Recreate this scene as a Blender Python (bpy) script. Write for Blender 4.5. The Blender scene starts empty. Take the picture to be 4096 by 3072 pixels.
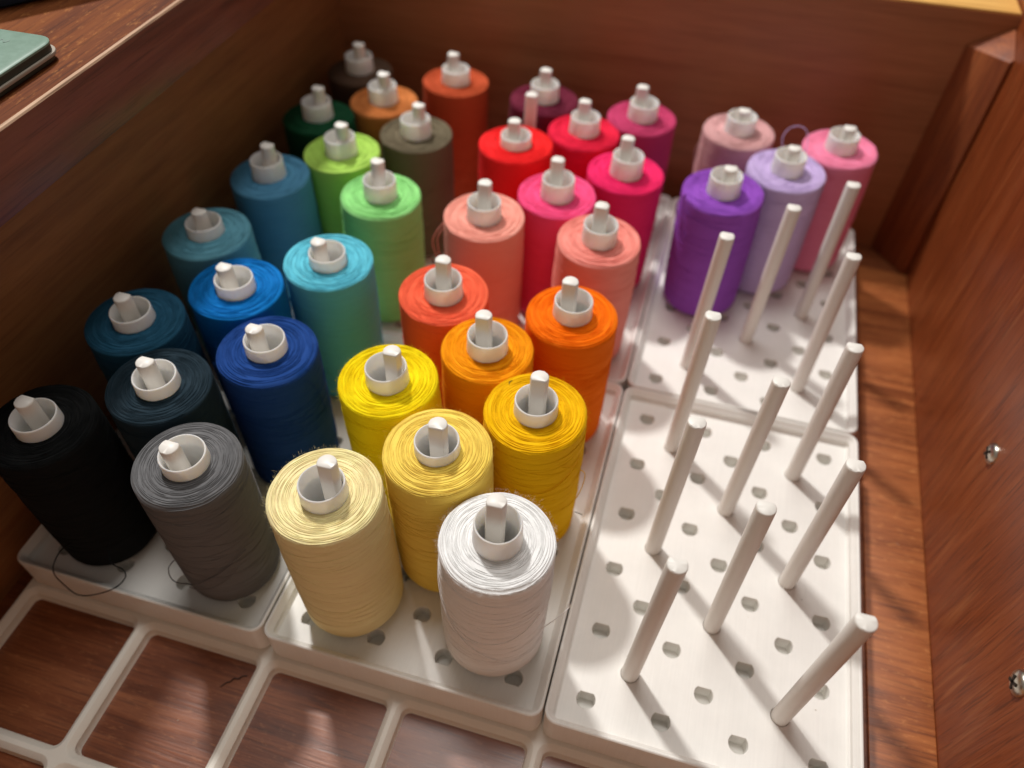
import bpy, bmesh, math, random
from mathutils import Vector, Matrix, noise

MM = 0.001
random.seed(11)
scene = bpy.context.scene

# ------------------------------------------------------------------ camera
cam_d = bpy.data.cameras.new('camera')
cam = bpy.data.objects.new('camera', cam_d)
scene.collection.objects.link(cam)
right = Vector((0.96115221, 0.27562183, 0.01479972))
down = Vector((0.21566181, -0.71643238, -0.66348672))
fwd = Vector((-0.17226843, 0.64090346, -0.74804167))
M = Matrix((right, -down, -fwd)).transposed().to_4x4()
M.translation = Vector((176.41, -68.83, 217.57)) * MM
cam.matrix_world = M
cam_d.sensor_fit = 'HORIZONTAL'
cam_d.sensor_width = 36.0
cam_d.lens = 26.8685
cam_d.clip_start = 0.005
cam_d.clip_end = 20
cam_d.dof.use_dof = True
cam_d.dof.focus_distance = 0.193
cam_d.dof.aperture_fstop = 8.2
cam_d.dof.aperture_blades = 0
scene.camera = cam

# ------------------------------------------------------------------ light
world = bpy.data.worlds.new('World')
scene.world = world
world.use_nodes = True
bg = world.node_tree.nodes['Background']
bg.inputs[0].default_value = (1.0, 0.89, 0.78, 1)
bg.inputs[1].default_value = 0.22

def area(name, loc, target, size, power, col, shape='DISK'):
    d = bpy.data.lights.new(name, 'AREA')
    d.shape = shape
    d.size = size
    d.energy = power
    d.color = col
    o = bpy.data.objects.new(name, d)
    scene.collection.objects.link(o)
    o.location = Vector(loc) * MM
    o.rotation_euler = (Vector(target) * MM - o.location).to_track_quat('-Z', 'Y').to_euler()
    return o

area('key_lamp', (-215, 480, 850), (150, 100, 0), 0.065, 7.5, (1.0, 0.972, 0.935))
area('ceiling_lamp', (60, 400, 1500), (130, 60, 0), 0.42, 7.0, (1.0, 0.97, 0.93))

vs = scene.view_settings
vs.view_transform = 'Standard'
vs.look = 'None'
vs.exposure = 0.0
vs.gamma = 1.0
vs.use_curve_mapping = False
scene.render.engine = 'CYCLES'
scene.cycles.max_bounces = 10
scene.cycles.diffuse_bounces = 6
scene.cycles.use_denoising = True

# ------------------------------------------------------------------ helpers
def srgb(r, g, b):
    f = lambda c: (c / 255 / 12.92) if c / 255 <= 0.04045 else ((c / 255 + 0.055) / 1.055) ** 2.4
    return (f(r), f(g), f(b), 1)

def link(name, me, mat=None, parent=None):
    o = bpy.data.objects.new(name, me)
    scene.collection.objects.link(o)
    if mat is not None and not me.materials:
        me.materials.append(mat)
    if parent is not None:
        o.parent = parent
    return o

def to_mesh(bm, name, smooth=True, angle=None):
    bmesh.ops.recalc_face_normals(bm, faces=bm.faces[:])
    me = bpy.data.meshes.new(name)
    bm.to_mesh(me)
    bm.free()
    if smooth:
        me.polygons.foreach_set('use_smooth', [True] * len(me.polygons))
        if angle is not None:
            me.set_sharp_from_angle(angle=math.radians(angle))
    return me

def empty(name, loc):
    o = bpy.data.objects.new(name, None)
    o.empty_display_size = 0.01
    scene.collection.objects.link(o)
    o.location = loc
    return o

def tag(o, label=None, cat=None, group=None, kind=None):
    if label: o['label'] = label
    if cat: o['category'] = cat
    if group: o['group'] = group
    if kind: o['kind'] = kind
    return o

def tube_mesh(name, pts, r, sides=5, scale=MM):
    """one strand through the points (millimetres)"""
    P = [Vector(p) for p in pts]
    Q = []
    n = len(P)
    for i in range(n - 1):                       # Catmull-Rom
        p0, p1, p2, p3 = P[max(i - 1, 0)], P[i], P[i + 1], P[min(i + 2, n - 1)]
        for j in range(8):
            t = j / 8
            Q.append(0.5 * ((2 * p1) + (p2 - p0) * t + (2 * p0 - 5 * p1 + 4 * p2 - p3) * t * t + (3 * p1 - p0 - 3 * p2 + p3) * t ** 3))
    Q.append(P[-1])
    bm = bmesh.new()
    prev = None
    for i, q in enumerate(Q):
        d = (Q[min(i + 1, len(Q) - 1)] - Q[max(i - 1, 0)]).normalized()
        u = d.orthogonal().normalized() if prev is None else (prev - d * prev.dot(d)).normalized()
        prev = u
        w = d.cross(u)
        ring = [bm.verts.new((q + (u * math.cos(a) + w * math.sin(a)) * r) * scale) for a in [2 * math.pi * k / sides for k in range(sides)]]
        if i:
            for k in range(sides):
                bm.faces.new((last[k], last[(k + 1) % sides], ring[(k + 1) % sides], ring[k]))
        last = ring
    return to_mesh(bm, name)

# ------------------------------------------------------------------ materials
def new_mat(name):
    m = bpy.data.materials.new(name)
    m.use_nodes = True
    nt = m.node_tree
    return m, nt, nt.nodes['Principled BSDF']

def node(nt, typ, **kw):
    n = nt.nodes.new(typ)
    for k, v in kw.items():
        if isinstance(k, str) and k.startswith('i_'):
            n.inputs[k[2:].replace('_', ' ')].default_value = v
        else:
            setattr(n, k, v)
    return n

def wood(name, dark, mid, light, axis, scale=1.0, rough=0.38, coat=0.25, fleck=0.0, bump=0.25, band=1.0, scratch=0.0, pore=0.5, worn=None):
    """axis: grain direction 0/1/2 in object space (metres)"""
    m, nt, b = new_mat(name)
    L = nt.links.new
    tc = node(nt, 'ShaderNodeTexCoord')
    def stretched(across, along):
        mp = node(nt, 'ShaderNodeMapping')
        s = [across * scale] * 3
        s[axis] = along * scale
        mp.inputs['Scale'].default_value = s
        L(tc.outputs['Object'], mp.inputs[0])
        return mp
    mp1 = stretched(160, 9)
    n1 = node(nt, 'ShaderNodeTexNoise', i_Scale=1.0, i_Detail=6.0, i_Roughness=0.6, i_Distortion=0.6)
    L(mp1.outputs[0], n1.inputs['Vector'])
    mp2 = stretched(900, 40)
    n2 = node(nt, 'ShaderNodeTexNoise', i_Scale=1.0, i_Detail=4.0, i_Roughness=0.65)
    L(mp2.outputs[0], n2.inputs['Vector'])
    mp3 = stretched(14, 7)
    n3 = node(nt, 'ShaderNodeTexNoise', i_Scale=1.0, i_Detail=3.0)
    L(mp3.outputs[0], n3.inputs['Vector'])
    a = node(nt, 'ShaderNodeMath', operation='MULTIPLY_ADD')
    L(n2.outputs[0], a.inputs[0]); a.inputs[1].default_value = 0.55; a.inputs[2].default_value = -0.275
    s1 = node(nt, 'ShaderNodeMath', operation='ADD'); L(n1.outputs[0], s1.inputs[0]); L(a.outputs[0], s1.inputs[1])
    c = node(nt, 'ShaderNodeMath', operation='MULTIPLY_ADD')
    L(n3.outputs[0], c.inputs[0]); c.inputs[1].default_value = 0.5 * band; c.inputs[2].default_value = -0.25 * band
    s2 = node(nt, 'ShaderNodeMath', operation='ADD'); L(s1.outputs[0], s2.inputs[0]); L(c.outputs[0], s2.inputs[1])
    cr = node(nt, 'ShaderNodeValToRGB')
    e = cr.color_ramp.elements
    e[0].position = 0.24; e[0].color = dark
    e[1].position = 0.78; e[1].color = light
    mm = e.new(0.5); mm.color = mid
    L(s2.outputs[0], cr.inputs[0])
    col = cr.outputs[0]
    mpp = stretched(1500, 55)
    npo = node(nt, 'ShaderNodeTexNoise', i_Scale=1.0, i_Detail=2.0, i_Roughness=0.5); L(mpp.outputs[0], npo.inputs['Vector'])
    rp = node(nt, 'ShaderNodeMapRange'); L(npo.outputs[0], rp.inputs[0]); rp.inputs[1].default_value = 0.54; rp.inputs[2].default_value = 0.66; rp.inputs[4].default_value = pore
    mxp = node(nt, 'ShaderNodeMix', data_type='RGBA'); L(rp.outputs[0], mxp.inputs[0]); L(col, mxp.inputs[6]); mxp.inputs[7].default_value = tuple(c_ * 0.45 for c_ in dark[:3]) + (1,)
    col = mxp.outputs[2]
    if fleck > 0:
        mpf = stretched(650, 210)
        nf = node(nt, 'ShaderNodeTexNoise', i_Scale=1.0, i_Detail=5.0, i_Roughness=0.7)
        L(mpf.outputs[0], nf.inputs['Vector'])
        rf = node(nt, 'ShaderNodeMapRange'); L(nf.outputs[0], rf.inputs[0])
        rf.inputs[1].default_value = 0.56; rf.inputs[2].default_value = 0.70; rf.inputs[4].default_value = fleck
        mx = node(nt, 'ShaderNodeMix', data_type='RGBA')
        L(rf.outputs[0], mx.inputs[0]); L(col, mx.inputs[6]); mx.inputs[7].default_value = (min(1, light[0] * 1.7), min(1, light[1] * 2.1), min(1, light[2] * 2.4), 1)
        col = mx.outputs[2]
    if scratch > 0:
        mps = stretched(420, 26)
        ns = node(nt, 'ShaderNodeTexNoise', i_Scale=1.0, i_Detail=3.0, i_Roughness=0.5)
        L(mps.outputs[0], ns.inputs['Vector'])
        npa = node(nt, 'ShaderNodeTexNoise', i_Scale=26.0, i_Detail=2.0); L(tc.outputs['Object'], npa.inputs['Vector'])
        r1 = node(nt, 'ShaderNodeMapRange'); L(ns.outputs[0], r1.inputs[0]); r1.inputs[1].default_value = 0.5; r1.inputs[2].default_value = 0.68
        r2 = node(nt, 'ShaderNodeMapRange'); L(npa.outputs[0], r2.inputs[0]); r2.inputs[1].default_value = 0.55; r2.inputs[2].default_value = 0.72; r2.inputs[4].default_value = scratch
        amt = r2.outputs[0]
        if worn:                                       # one rubbed patch low on the wall
            vd = node(nt, 'ShaderNodeVectorMath', operation='SUBTRACT'); L(tc.outputs['Object'], vd.inputs[0]); vd.inputs[1].default_value = worn
            vm = node(nt, 'ShaderNodeVectorMath', operation='MULTIPLY'); L(vd.outputs[0], vm.inputs[0]); vm.inputs[1].default_value = (0, 1, 1.7)
            vl = node(nt, 'ShaderNodeVectorMath', operation='LENGTH'); L(vm.outputs[0], vl.inputs[0])
            r3 = node(nt, 'ShaderNodeMapRange'); L(vl.outputs['Value'], r3.inputs[0]); r3.inputs[1].default_value = 0.036; r3.inputs[2].default_value = 0.010; r3.inputs[4].default_value = 0.9
            mxx = node(nt, 'ShaderNodeMath', operation='MAXIMUM'); L(amt, mxx.inputs[0]); L(r3.outputs[0], mxx.inputs[1])
            amt = mxx.outputs[0]
        mu = node(nt, 'ShaderNodeMath', operation='MULTIPLY'); L(r1.outputs[0], mu.inputs[0]); L(amt, mu.inputs[1])
        mx = node(nt, 'ShaderNodeMix', data_type='RGBA')
        L(mu.outputs[0], mx.inputs[0]); L(col, mx.inputs[6]); mx.inputs[7].default_value = (light[0] * 1.3, light[1] * 1.7, light[2] * 2.0, 1)
        col = mx.outputs[2]
    L(col, b.inputs['Base Color'])
    rr = node(nt, 'ShaderNodeMapRange'); L(n1.outputs[0], rr.inputs[0])
    rr.inputs[3].default_value = rough - 0.08; rr.inputs[4].default_value = rough + 0.12
    L(rr.outputs[0], b.inputs['Roughness'])
    b.inputs['Coat Weight'].default_value = coat
    b.inputs['Coat Roughness'].default_value = 0.22
    bp = node(nt, 'ShaderNodeBump', i_Strength=bump, i_Distance=0.0004)
    L(s1.outputs[0], bp.inputs['Height'])
    L(bp.outputs[0], b.inputs['Normal'])
    return m

def plastic(name, col, rough=0.5, layer_axis=2, layers=True, sss=0.0, wear=0.05):
    m, nt, b = new_mat(name)
    L = nt.links.new
    tc = node(nt, 'ShaderNodeTexCoord')
    n = node(nt, 'ShaderNodeTexNoise', i_Scale=90.0, i_Detail=5.0, i_Roughness=0.6)
    L(tc.outputs['Object'], n.inputs['Vector'])
    mx = node(nt, 'ShaderNodeMix', data_type='RGBA')
    L(n.outputs[0], mx.inputs[0])
    mx.inputs[6].default_value = tuple(c * (1 - wear) for c in col[:3]) + (1,)
    mx.inputs[7].default_value = tuple(min(1, c * (1 + wear * 0.6)) for c in col[:3]) + (1,)
    L(mx.outputs[2], b.inputs['Base Color'])
    b.inputs['Roughness'].default_value = rough
    b.inputs['Specular IOR Level'].default_value = 0.4
    if sss > 0:
        b.inputs['Subsurface Weight'].default_value = sss
        b.inputs['Subsurface Radius'].default_value = (1.0, 0.8, 0.6)
        b.inputs['Subsurface Scale'].default_value = 0.0026
    if layers:
        # print layers: fine lines round the walls, diagonal strokes on flat tops
        sep = node(nt, 'ShaderNodeSeparateXYZ'); L(tc.outputs['Object'], sep.inputs[0])
        w1 = node(nt, 'ShaderNodeMath', operation='MULTIPLY'); L(sep.outputs[2], w1.inputs[0]); w1.inputs[1].default_value = 2 * math.pi / 0.0004
        si = node(nt, 'ShaderNodeMath', operation='SINE'); L(w1.outputs[0], si.inputs[0])
        sc = node(nt, 'ShaderNodeMath', operation='MULTIPLY'); L(si.outputs[0], sc.inputs[0]); sc.inputs[1].default_value = 0.30
        mp = node(nt, 'ShaderNodeMapping'); mp.inputs['Rotation'].default_value = (0, 0, math.radians(52)); mp.inputs['Scale'].default_value = (1500, 60, 1)
        L(tc.outputs['Object'], mp.inputs[0])
        nd = node(nt, 'ShaderNodeTexNoise', i_Scale=1.0, i_Detail=3.0); L(mp.outputs[0], nd.inputs['Vector'])
        ad = node(nt, 'ShaderNodeMath', operation='ADD'); L(sc.outputs[0], ad.inputs[0]); L(nd.outputs[0], ad.inputs[1])
        av = node(nt, 'ShaderNodeMath', operation='MULTIPLY_ADD'); L(nd.outputs[0], av.inputs[0]); av.inputs[1].default_value = 0.6; L(n.outputs[0], av.inputs[2])
        a2 = node(nt, 'ShaderNodeMath', operation='SUBTRACT'); L(av.outputs[0], a2.inputs[0]); a2.inputs[1].default_value = 0.3
        L(a2.outputs[0], mx.inputs[0])
        bp = node(nt, 'ShaderNodeBump', i_Strength=0.3, i_Distance=0.00016)
        L(ad.outputs[0], bp.inputs['Height']); L(bp.outputs[0], b.inputs['Normal'])
    return m

def thread_mat(name, rgb, sheen=0.25):
    m, nt, b = new_mat(name)
    L = nt.links.new
    col = srgb(*rgb)
    tc = node(nt, 'ShaderNodeTexCoord')
    sep = node(nt, 'ShaderNodeSeparateXYZ'); L(tc.outputs['Object'], sep.inputs[0])
    def mth(op, a, b_=None, c_=None):
        n = node(nt, 'ShaderNodeMath', operation=op)
        for i, v in enumerate((a, b_, c_)):
            if v is None: continue
            if isinstance(v, (int, float)): n.inputs[i].default_value = v
            else: L(v, n.inputs[i])
        return n.outputs[0]
    x, y, z = sep.outputs
    r = mth('SQRT', mth('ADD', mth('MULTIPLY', x, x), mth('MULTIPLY', y, y)))
    th = mth('ARCTAN2', y, x)
    cx = mth('COSINE', th); sy = mth('SINE', th)
    # strands: noise drawn out along the winding, on the top (radius) and the side (height)
    com = node(nt, 'ShaderNodeCombineXYZ')
    L(mth('MULTIPLY', mth('ADD', r, mth('MULTIPLY', z, 1.0)), 1500.0), com.inputs[0])
    L(mth('MULTIPLY', cx, 2.4), com.inputs[1]); L(mth('MULTIPLY', sy, 2.4), com.inputs[2])
    n1 = node(nt, 'ShaderNodeTexNoise', i_Scale=1.0, i_Detail=2.0, i_Roughness=0.55); L(com.outputs[0], n1.inputs['Vector'])
    # fine twist of the yarn
    com2 = node(nt, 'ShaderNodeCombineXYZ')
    L(mth('MULTIPLY', mth('ADD', r, z), 3000.0), com2.inputs[0])
    L(mth('MULTIPLY', cx, 18.0), com2.inputs[1]); L(mth('MULTIPLY', sy, 18.0), com2.inputs[2])
    n2 = node(nt, 'ShaderNodeTexNoise', i_Scale=1.0, i_Detail=2.0); L(com2.outputs[0], n2.inputs['Vector'])
    # crossing turns on the side
    ph1 = mth('SINE', mth('ADD', mth('MULTIPLY', z, 2 * math.pi / 0.0021), mth('MULTIPLY', th, 3.0)))
    ph2 = mth('SINE', mth('SUBTRACT', mth('MULTIPLY', z, 2 * math.pi / 0.0026), mth('MULTIPLY', th, 2.0)))
    ov = mth('MULTIPLY', mth('ADD', ph1, ph2), 0.035)
    geo = node(nt, 'ShaderNodeNewGeometry'); sn = node(nt, 'ShaderNodeSeparateXYZ'); L(geo.outputs['Normal'], sn.inputs[0])
    up = node(nt, 'ShaderNodeMapRange'); L(sn.outputs[2], up.inputs[0]); up.inputs[1].default_value = 0.1; up.inputs[2].default_value = 0.6; up.inputs[3].default_value = 0.32
    h0 = mth('ADD', mth('ADD', n1.outputs[0], ov), mth('MULTIPLY', n2.outputs[0], 0.35))
    h = mth('ADD', mth('MULTIPLY', mth('SUBTRACT', h0, 0.67), up.outputs[0]), 0.67)
    mr = node(nt, 'ShaderNodeMapRange'); L(h, mr.inputs[0]); mr.inputs[1].default_value = 0.42; mr.inputs[2].default_value = 0.92
    mx = node(nt, 'ShaderNodeMix', data_type='RGBA')
    L(mr.outputs[0], mx.inputs[0])
    mx.inputs[6].default_value = tuple(c * 0.84 for c in col[:3]) + (1,)  # bump lows go darker: shade between the strands put into the colour
    mx.inputs[7].default_value = tuple(min(0.95, c * 1.14 + 0.008) for c in col[:3]) + (1,)
    L(mx.outputs[2], b.inputs['Base Color'])
    b.inputs['Roughness'].default_value = 0.85
    b.inputs['Specular IOR Level'].default_value = 0.06
    b.inputs['Sheen Weight'].default_value = sheen
    b.inputs['Sheen Roughness'].default_value = 0.4
    b.inputs['Sheen Tint'].default_value = tuple(min(1, c * 0.7 + 0.3) for c in col[:3]) + (1,)
    bp = node(nt, 'ShaderNodeBump', i_Strength=0.4, i_Distance=0.00014)
    L(h, bp.inputs['Height']); L(bp.outputs[0], b.inputs['Normal'])
    return m

W_FLOOR = wood('floor_wood', srgb(86, 42, 22), srgb(126, 68, 37), srgb(154, 92, 54), 0, rough=0.36, coat=0.25, fleck=0.3, bump=0.3, pore=0.4, scale=1.3)
W_LEFT = wood('left_wall_wood', srgb(128, 80, 44), srgb(150, 98, 56), srgb(166, 112, 66), 1, rough=0.55, coat=0.0, bump=0.12, band=0.5, pore=0.25)
W_RAIL = wood('rail_wood', srgb(96, 52, 38), srgb(116, 66, 48), srgb(128, 76, 56), 1, rough=0.45, coat=0.15, bump=0.15, band=0.6)
W_BACK = wood('back_wall_wood', srgb(146, 92, 54), srgb(166, 108, 68), srgb(178, 120, 76), 0, rough=0.5, coat=0.05, bump=0.1, band=0.5, pore=0.2)
W_RIGHT = wood('right_wall_wood', srgb(112, 50, 20), srgb(136, 66, 29), srgb(152, 82, 42), 2, rough=0.38, coat=0.22, bump=0.7, band=0.35, scratch=0.65, scale=1.15, worn=(0.278, 0.046, 0.004), pore=0.6)
W_FRONT = wood('front_wall_wood', srgb(178, 124, 80), srgb(206, 152, 104), srgb(220, 170, 122), 0, rough=0.55, coat=0.0, bump=0.1, pore=0.2)  # unseen wall, made paler than the others to bounce light onto the front
W_TOP = wood('table_wood', srgb(84, 38, 14), srgb(114, 60, 26), srgb(134, 78, 36), 1, rough=0.7, coat=0.0, fleck=0.6, bump=0.35)
W_LIT_EDGE = wood('lit_edge_wood', srgb(215, 160, 84), srgb(238, 186, 104), srgb(248, 204, 124), 0, rough=0.5, coat=0.0, bump=0.1)  # lamplight on the back wall's top edge, put into the colour
W_BLOCK = wood('block_wood', srgb(110, 50, 20), srgb(142, 74, 34), srgb(168, 96, 50), 2, rough=0.55, coat=0.0, bump=0.4)
W_TOP.node_tree.nodes['Principled BSDF'].inputs['Specular IOR Level'].default_value = 0.2
P_TRAY = plastic('white_print', srgb(237, 235, 230), rough=0.46, wear=0.10)
P_PLATE = plastic('plate_print', srgb(236, 232, 222), rough=0.5)
P_PEG = plastic('peg_print', srgb(234, 230, 224), rough=0.42, layers=False, wear=0.04)
P_CORE = plastic('core_plastic', srgb(250, 248, 244), rough=0.33, layers=False, sss=0.5, wear=0.02)

# ------------------------------------------------------------------ the box round everything (setting)
FLOOR_Z = -14.0
TABLE_Z = 122.2                                            # table top, overhanging the box on the left
TABLE_X = 18.5                                             # its edge
BACK_Z = 97.9
LX = lambda y: -7.8 + 0.022 * y                            # inner face of left wall
RX = lambda y: 277.4 + 0.0145 * y                          # inner face of right wall
BY = 266.0
Y0 = -240.0

def solid(name, top_face, bottom_face, mat, parent=None, bevel=0.0, kind=None):
    """prism between two matching point loops (millimetres)"""
    bm = bmesh.new()
    a = [bm.verts.new(Vector(p) * MM) for p in top_face]
    b = [bm.verts.new(Vector(p) * MM) for p in bottom_face]
    bm.faces.new(a); bm.faces.new(b[::-1])
    n = len(a)
    for i in range(n):
        bm.faces.new((a[i], b[i], b[(i + 1) % n], a[(i + 1) % n]))
    if bevel:
        bmesh.ops.bevel(bm, geom=bm.edges[:], offset=bevel * MM, segments=2, affect='EDGES', profile=0.5)
    me = to_mesh(bm, name, smooth=bool(bevel), angle=50)
    o = link(name, me, mat, parent)
    if kind: o['kind'] = kind
    return o

floor = solid('floor', [(-60, Y0, FLOOR_Z), (340, Y0, FLOOR_Z), (340, 300, FLOOR_Z), (-60, 300, FLOOR_Z)],
      [(-60, Y0, FLOOR_Z - 10), (340, Y0, FLOOR_Z - 10), (340, 300, FLOOR_Z - 10), (-60, 300, FLOOR_Z - 10)], W_FLOOR, kind='structure')

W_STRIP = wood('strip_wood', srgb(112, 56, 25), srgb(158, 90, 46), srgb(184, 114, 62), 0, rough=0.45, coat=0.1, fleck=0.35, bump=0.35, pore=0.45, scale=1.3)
TH = 16
def slab(name, x0, x1, ya, yb, z0, z1, mat, parent=None, bevel=0.0, kind=None):
    q = [(x0, ya), (x1, ya), (x1, yb), (x0, yb)]
    return solid(name, [(x, y, z1) for x, y in q], [(x, y, z0) for x, y in q], mat, parent, bevel, kind)

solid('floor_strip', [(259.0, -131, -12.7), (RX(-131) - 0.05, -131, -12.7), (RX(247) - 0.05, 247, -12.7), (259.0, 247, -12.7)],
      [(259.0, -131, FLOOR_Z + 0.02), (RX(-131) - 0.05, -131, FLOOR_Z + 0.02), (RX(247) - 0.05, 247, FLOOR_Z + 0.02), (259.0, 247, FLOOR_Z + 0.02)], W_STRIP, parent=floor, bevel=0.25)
y1 = BY + 18
solid('left_wall', [(LX(Y0), Y0, 101.0), (LX(y1), y1, 101.0), (LX(y1) - TH, y1, 101.0), (LX(Y0) - TH, Y0, 101.0)],
      [(LX(Y0), Y0, FLOOR_Z), (LX(y1), y1, FLOOR_Z), (LX(y1) - TH, y1, FLOOR_Z), (LX(Y0) - TH, Y0, FLOOR_Z)], W_LEFT, kind='structure')
# table top beyond the left wall: veneer sheet on a dark edge band, pale worn arris
table = slab('table_top', -330, TABLE_X - 0.9, Y0, BY + 60, TABLE_Z - 18.2, TABLE_Z, W_TOP, kind='structure')
slab('edge_band', TABLE_X - 0.88, TABLE_X, Y0, BY + 60, TABLE_Z - 18.9, TABLE_Z - 0.45, W_RAIL, parent=table, bevel=0.12)
bm = bmesh.new()                                           # worn arris, uneven in width
pv = None
NW = 240
for i in range(NW + 1):
    y = Y0 + (BY + 60 - Y0) * i / NW
    w = 0.38 + 0.30 * noise.noise((y * 0.11, 0, 0)) + 0.18 * noise.noise((y * 0.5, 3, 0))
    w = max(0.12, w)
    vv = [bm.verts.new(Vector(p) * MM) for p in ((TABLE_X - 0.9 - w * 0.5, y, TABLE_Z + 0.03), (TABLE_X - 0.25, y, TABLE_Z - 0.08), (TABLE_X + 0.02, y, TABLE_Z - 0.4 - w * 0.35), (TABLE_X - 0.9, y, TABLE_Z - 0.7))]
    if pv:
        for k in range(4): bm.faces.new((pv[k], pv[(k + 1) % 4], vv[(k + 1) % 4], vv[k]))
    pv = vv
W_WORN = wood('worn_edge_wood', srgb(150, 112, 84), srgb(190, 156, 128), srgb(214, 186, 160), 1, rough=0.7, coat=0.0, bump=0.1)
link('worn_edge', to_mesh(bm, 'worn_edge', True, 40), W_WORN, table)
# back wall
xl, xr = LX(BY) - 4, RX(BY) + 10
back = slab('back_wall', xl, xr, BY, BY + TH, FLOOR_Z, BACK_Z - 0.4, W_BACK, kind='structure')
slab('lit_top_edge', xl + 5, xr - 10.5, BY + 0.25, BY + TH - 1, BACK_Z - 0.5, BACK_Z + 0.6, W_LIT_EDGE, parent=back, bevel=0.3)  # top edge of the back wall, its lamplight painted as pale wood
# front wall of the box, below the picture
slab('front_wall', LX(-132) + 0.05, RX(-132) - 0.05, -148, -132, FLOOR_Z, BACK_Z, W_FRONT, kind='structure')
# right wall
ye = BY + 40
rz = lambda y: BACK_Z + 9
rwall = solid('right_wall', [(RX(Y0), Y0, rz(Y0)), (RX(ye), ye, rz(ye)), (RX(ye) + TH, ye, rz(ye)), (RX(Y0) + TH, Y0, rz(Y0))],
              [(RX(Y0), Y0, FLOOR_Z), (RX(ye), ye, FLOOR_Z), (RX(ye) + TH, ye, FLOOR_Z), (RX(Y0) + TH, Y0, FLOOR_Z)], W_RIGHT, kind='structure')

# triangular glue block in the far right corner
xa = RX(BY) - 0.2
blk = solid('corner_block', [(266.5, BY - 0.2, 85.0), (xa, BY - 0.2, 93.5), (xa, 250.5, 88.0), (xa - 1.5, 249.6, 87.0)],
            [(265.5, BY - 0.2, FLOOR_Z + 0.05), (xa, BY - 0.2, FLOOR_Z + 0.05), (xa, 248.5, FLOOR_Z + 0.05), (xa - 1.5, 247.6, FLOOR_Z + 0.05)], W_BLOCK, bevel=0.35)
tag(blk, 'rough triangular wooden glue block upright in the corner behind the pink spool', 'wood block')

# screws in the right wall
steel, nt, b = new_mat('screw_steel')
b.inputs['Metallic'].default_value = 1.0
b.inputs['Base Color'].default_value = srgb(196, 190, 178)
ns = node(nt, 'ShaderNodeTexNoise', i_Scale=900.0, i_Detail=3.0)
rr = node(nt, 'ShaderNodeMapRange'); rr.inputs[3].default_value = 0.16; rr.inputs[4].default_value = 0.42
nt.links.new(ns.outputs[0], rr.inputs[0]); nt.links.new(rr.outputs[0], b.inputs['Roughness'])
dark, nt, b = new_mat('recess_dark')
b.inputs['Base Color'].default_value = srgb(70, 66, 60); b.inputs['Metallic'].default_value = 0.8; b.inputs['Roughness'].default_value = 0.5
ns = node(nt, 'ShaderNodeTexNoise', i_Scale=600.0)
nt.links.new(ns.outputs[0], b.inputs['Roughness'])

def screw(y, z, rot):
    bm = bmesh.new()
    prof = [(3.4, 0.0), (3.4, 0.35), (3.05, 0.95), (2.2, 1.45), (1.2, 1.72), (0.0, 1.8)]
    rings = []
    N = 32
    for r, h in prof[:-1]:
        rings.append([bm.verts.new(Vector((-h, r * math.cos(a), r * math.sin(a))) * MM) for a in [2 * math.pi * i / N for i in range(N)]])
    tip = bm.verts.new(Vector((-1.8, 0, 0)) * MM)
    for a, c in zip(rings, rings[1:]):
        for i in range(N): bm.faces.new((a[i], a[(i + 1) % N], c[(i + 1) % N], c[i]))
    for i in range(N): bm.faces.new((rings[-1][i], rings[-1][(i + 1) % N], tip))
    hd = link('screw', to_mesh(bm, 'screw_head'), steel, rwall)
    hd.location = Vector((RX(y), y, z)) * MM
    hd.rotation_euler = (rot, 0, 0)
    bm = bmesh.new()                                  # cross recess: eight dark facets sunk in the head
    for k in range(2):
        c = Matrix.Rotation(k * math.pi / 2, 4, 'X')
        vs_ = [bm.verts.new(c @ (Vector(p) * MM)) for p in ((-1.84, -1.9, -0.42), (-1.84, 1.9, -0.42), (-1.84, 1.9, 0.42), (-1.84, -1.9, 0.42), (-1.2, -1.6, -0.2), (-1.2, 1.6, -0.2), (-1.2, 1.6, 0.2), (-1.2, -1.6, 0.2))]
        for f in ((0, 1, 2, 3), (4, 5, 6, 7), (0, 1, 5, 4), (1, 2, 6, 5), (2, 3, 7, 6), (3, 0, 4, 7)): bm.faces.new([vs_[i] for i in f])
    link('cross_recess', to_mesh(bm, 'cross_recess', smooth=False), dark, hd)
screw(100.7, 36.6, 0.5)
screw(31.1, 33.9, 0.9)

# ------------------------------------------------------------------ things on the table top
def rrect(w, d, r, n=5):
    pts = []
    for cx, cy, a0 in ((w / 2 - r, d / 2 - r, 0), (-w / 2 + r, d / 2 - r, 90), (-w / 2 + r, -d / 2 + r, 180), (w / 2 - r, -d / 2 + r, 270)):
        for i in range(n + 1):
            a = math.radians(a0 + 90 * i / n)
            pts.append((cx + r * math.cos(a), cy + r * math.sin(a)))
    return pts

def stack(name, levels, mat, parent=None, cap=True, smooth=40):
    """closed body from matching outlines: levels = [(points2d, z)] in mm"""
    bm = bmesh.new()
    R = [[bm.verts.new(Vector((p[0], p[1], z)) * MM) for p in pts] for pts, z in levels]
    n = len(R[0])
    for a, c in zip(R, R[1:]):
        for i in range(n): bm.faces.new((a[i], a[(i + 1) % n], c[(i + 1) % n], c[i]))
    if cap:
        bm.faces.new(R[0][::-1]); bm.faces.new(R[-1])
    return link(name, to_mesh(bm, name, True, smooth), mat, parent)

def on_table(o, x, y, rz_):
    o.location = Vector((x, y, TABLE_Z)) * MM
    o.rotation_euler = (0, 0, rz_)

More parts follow.
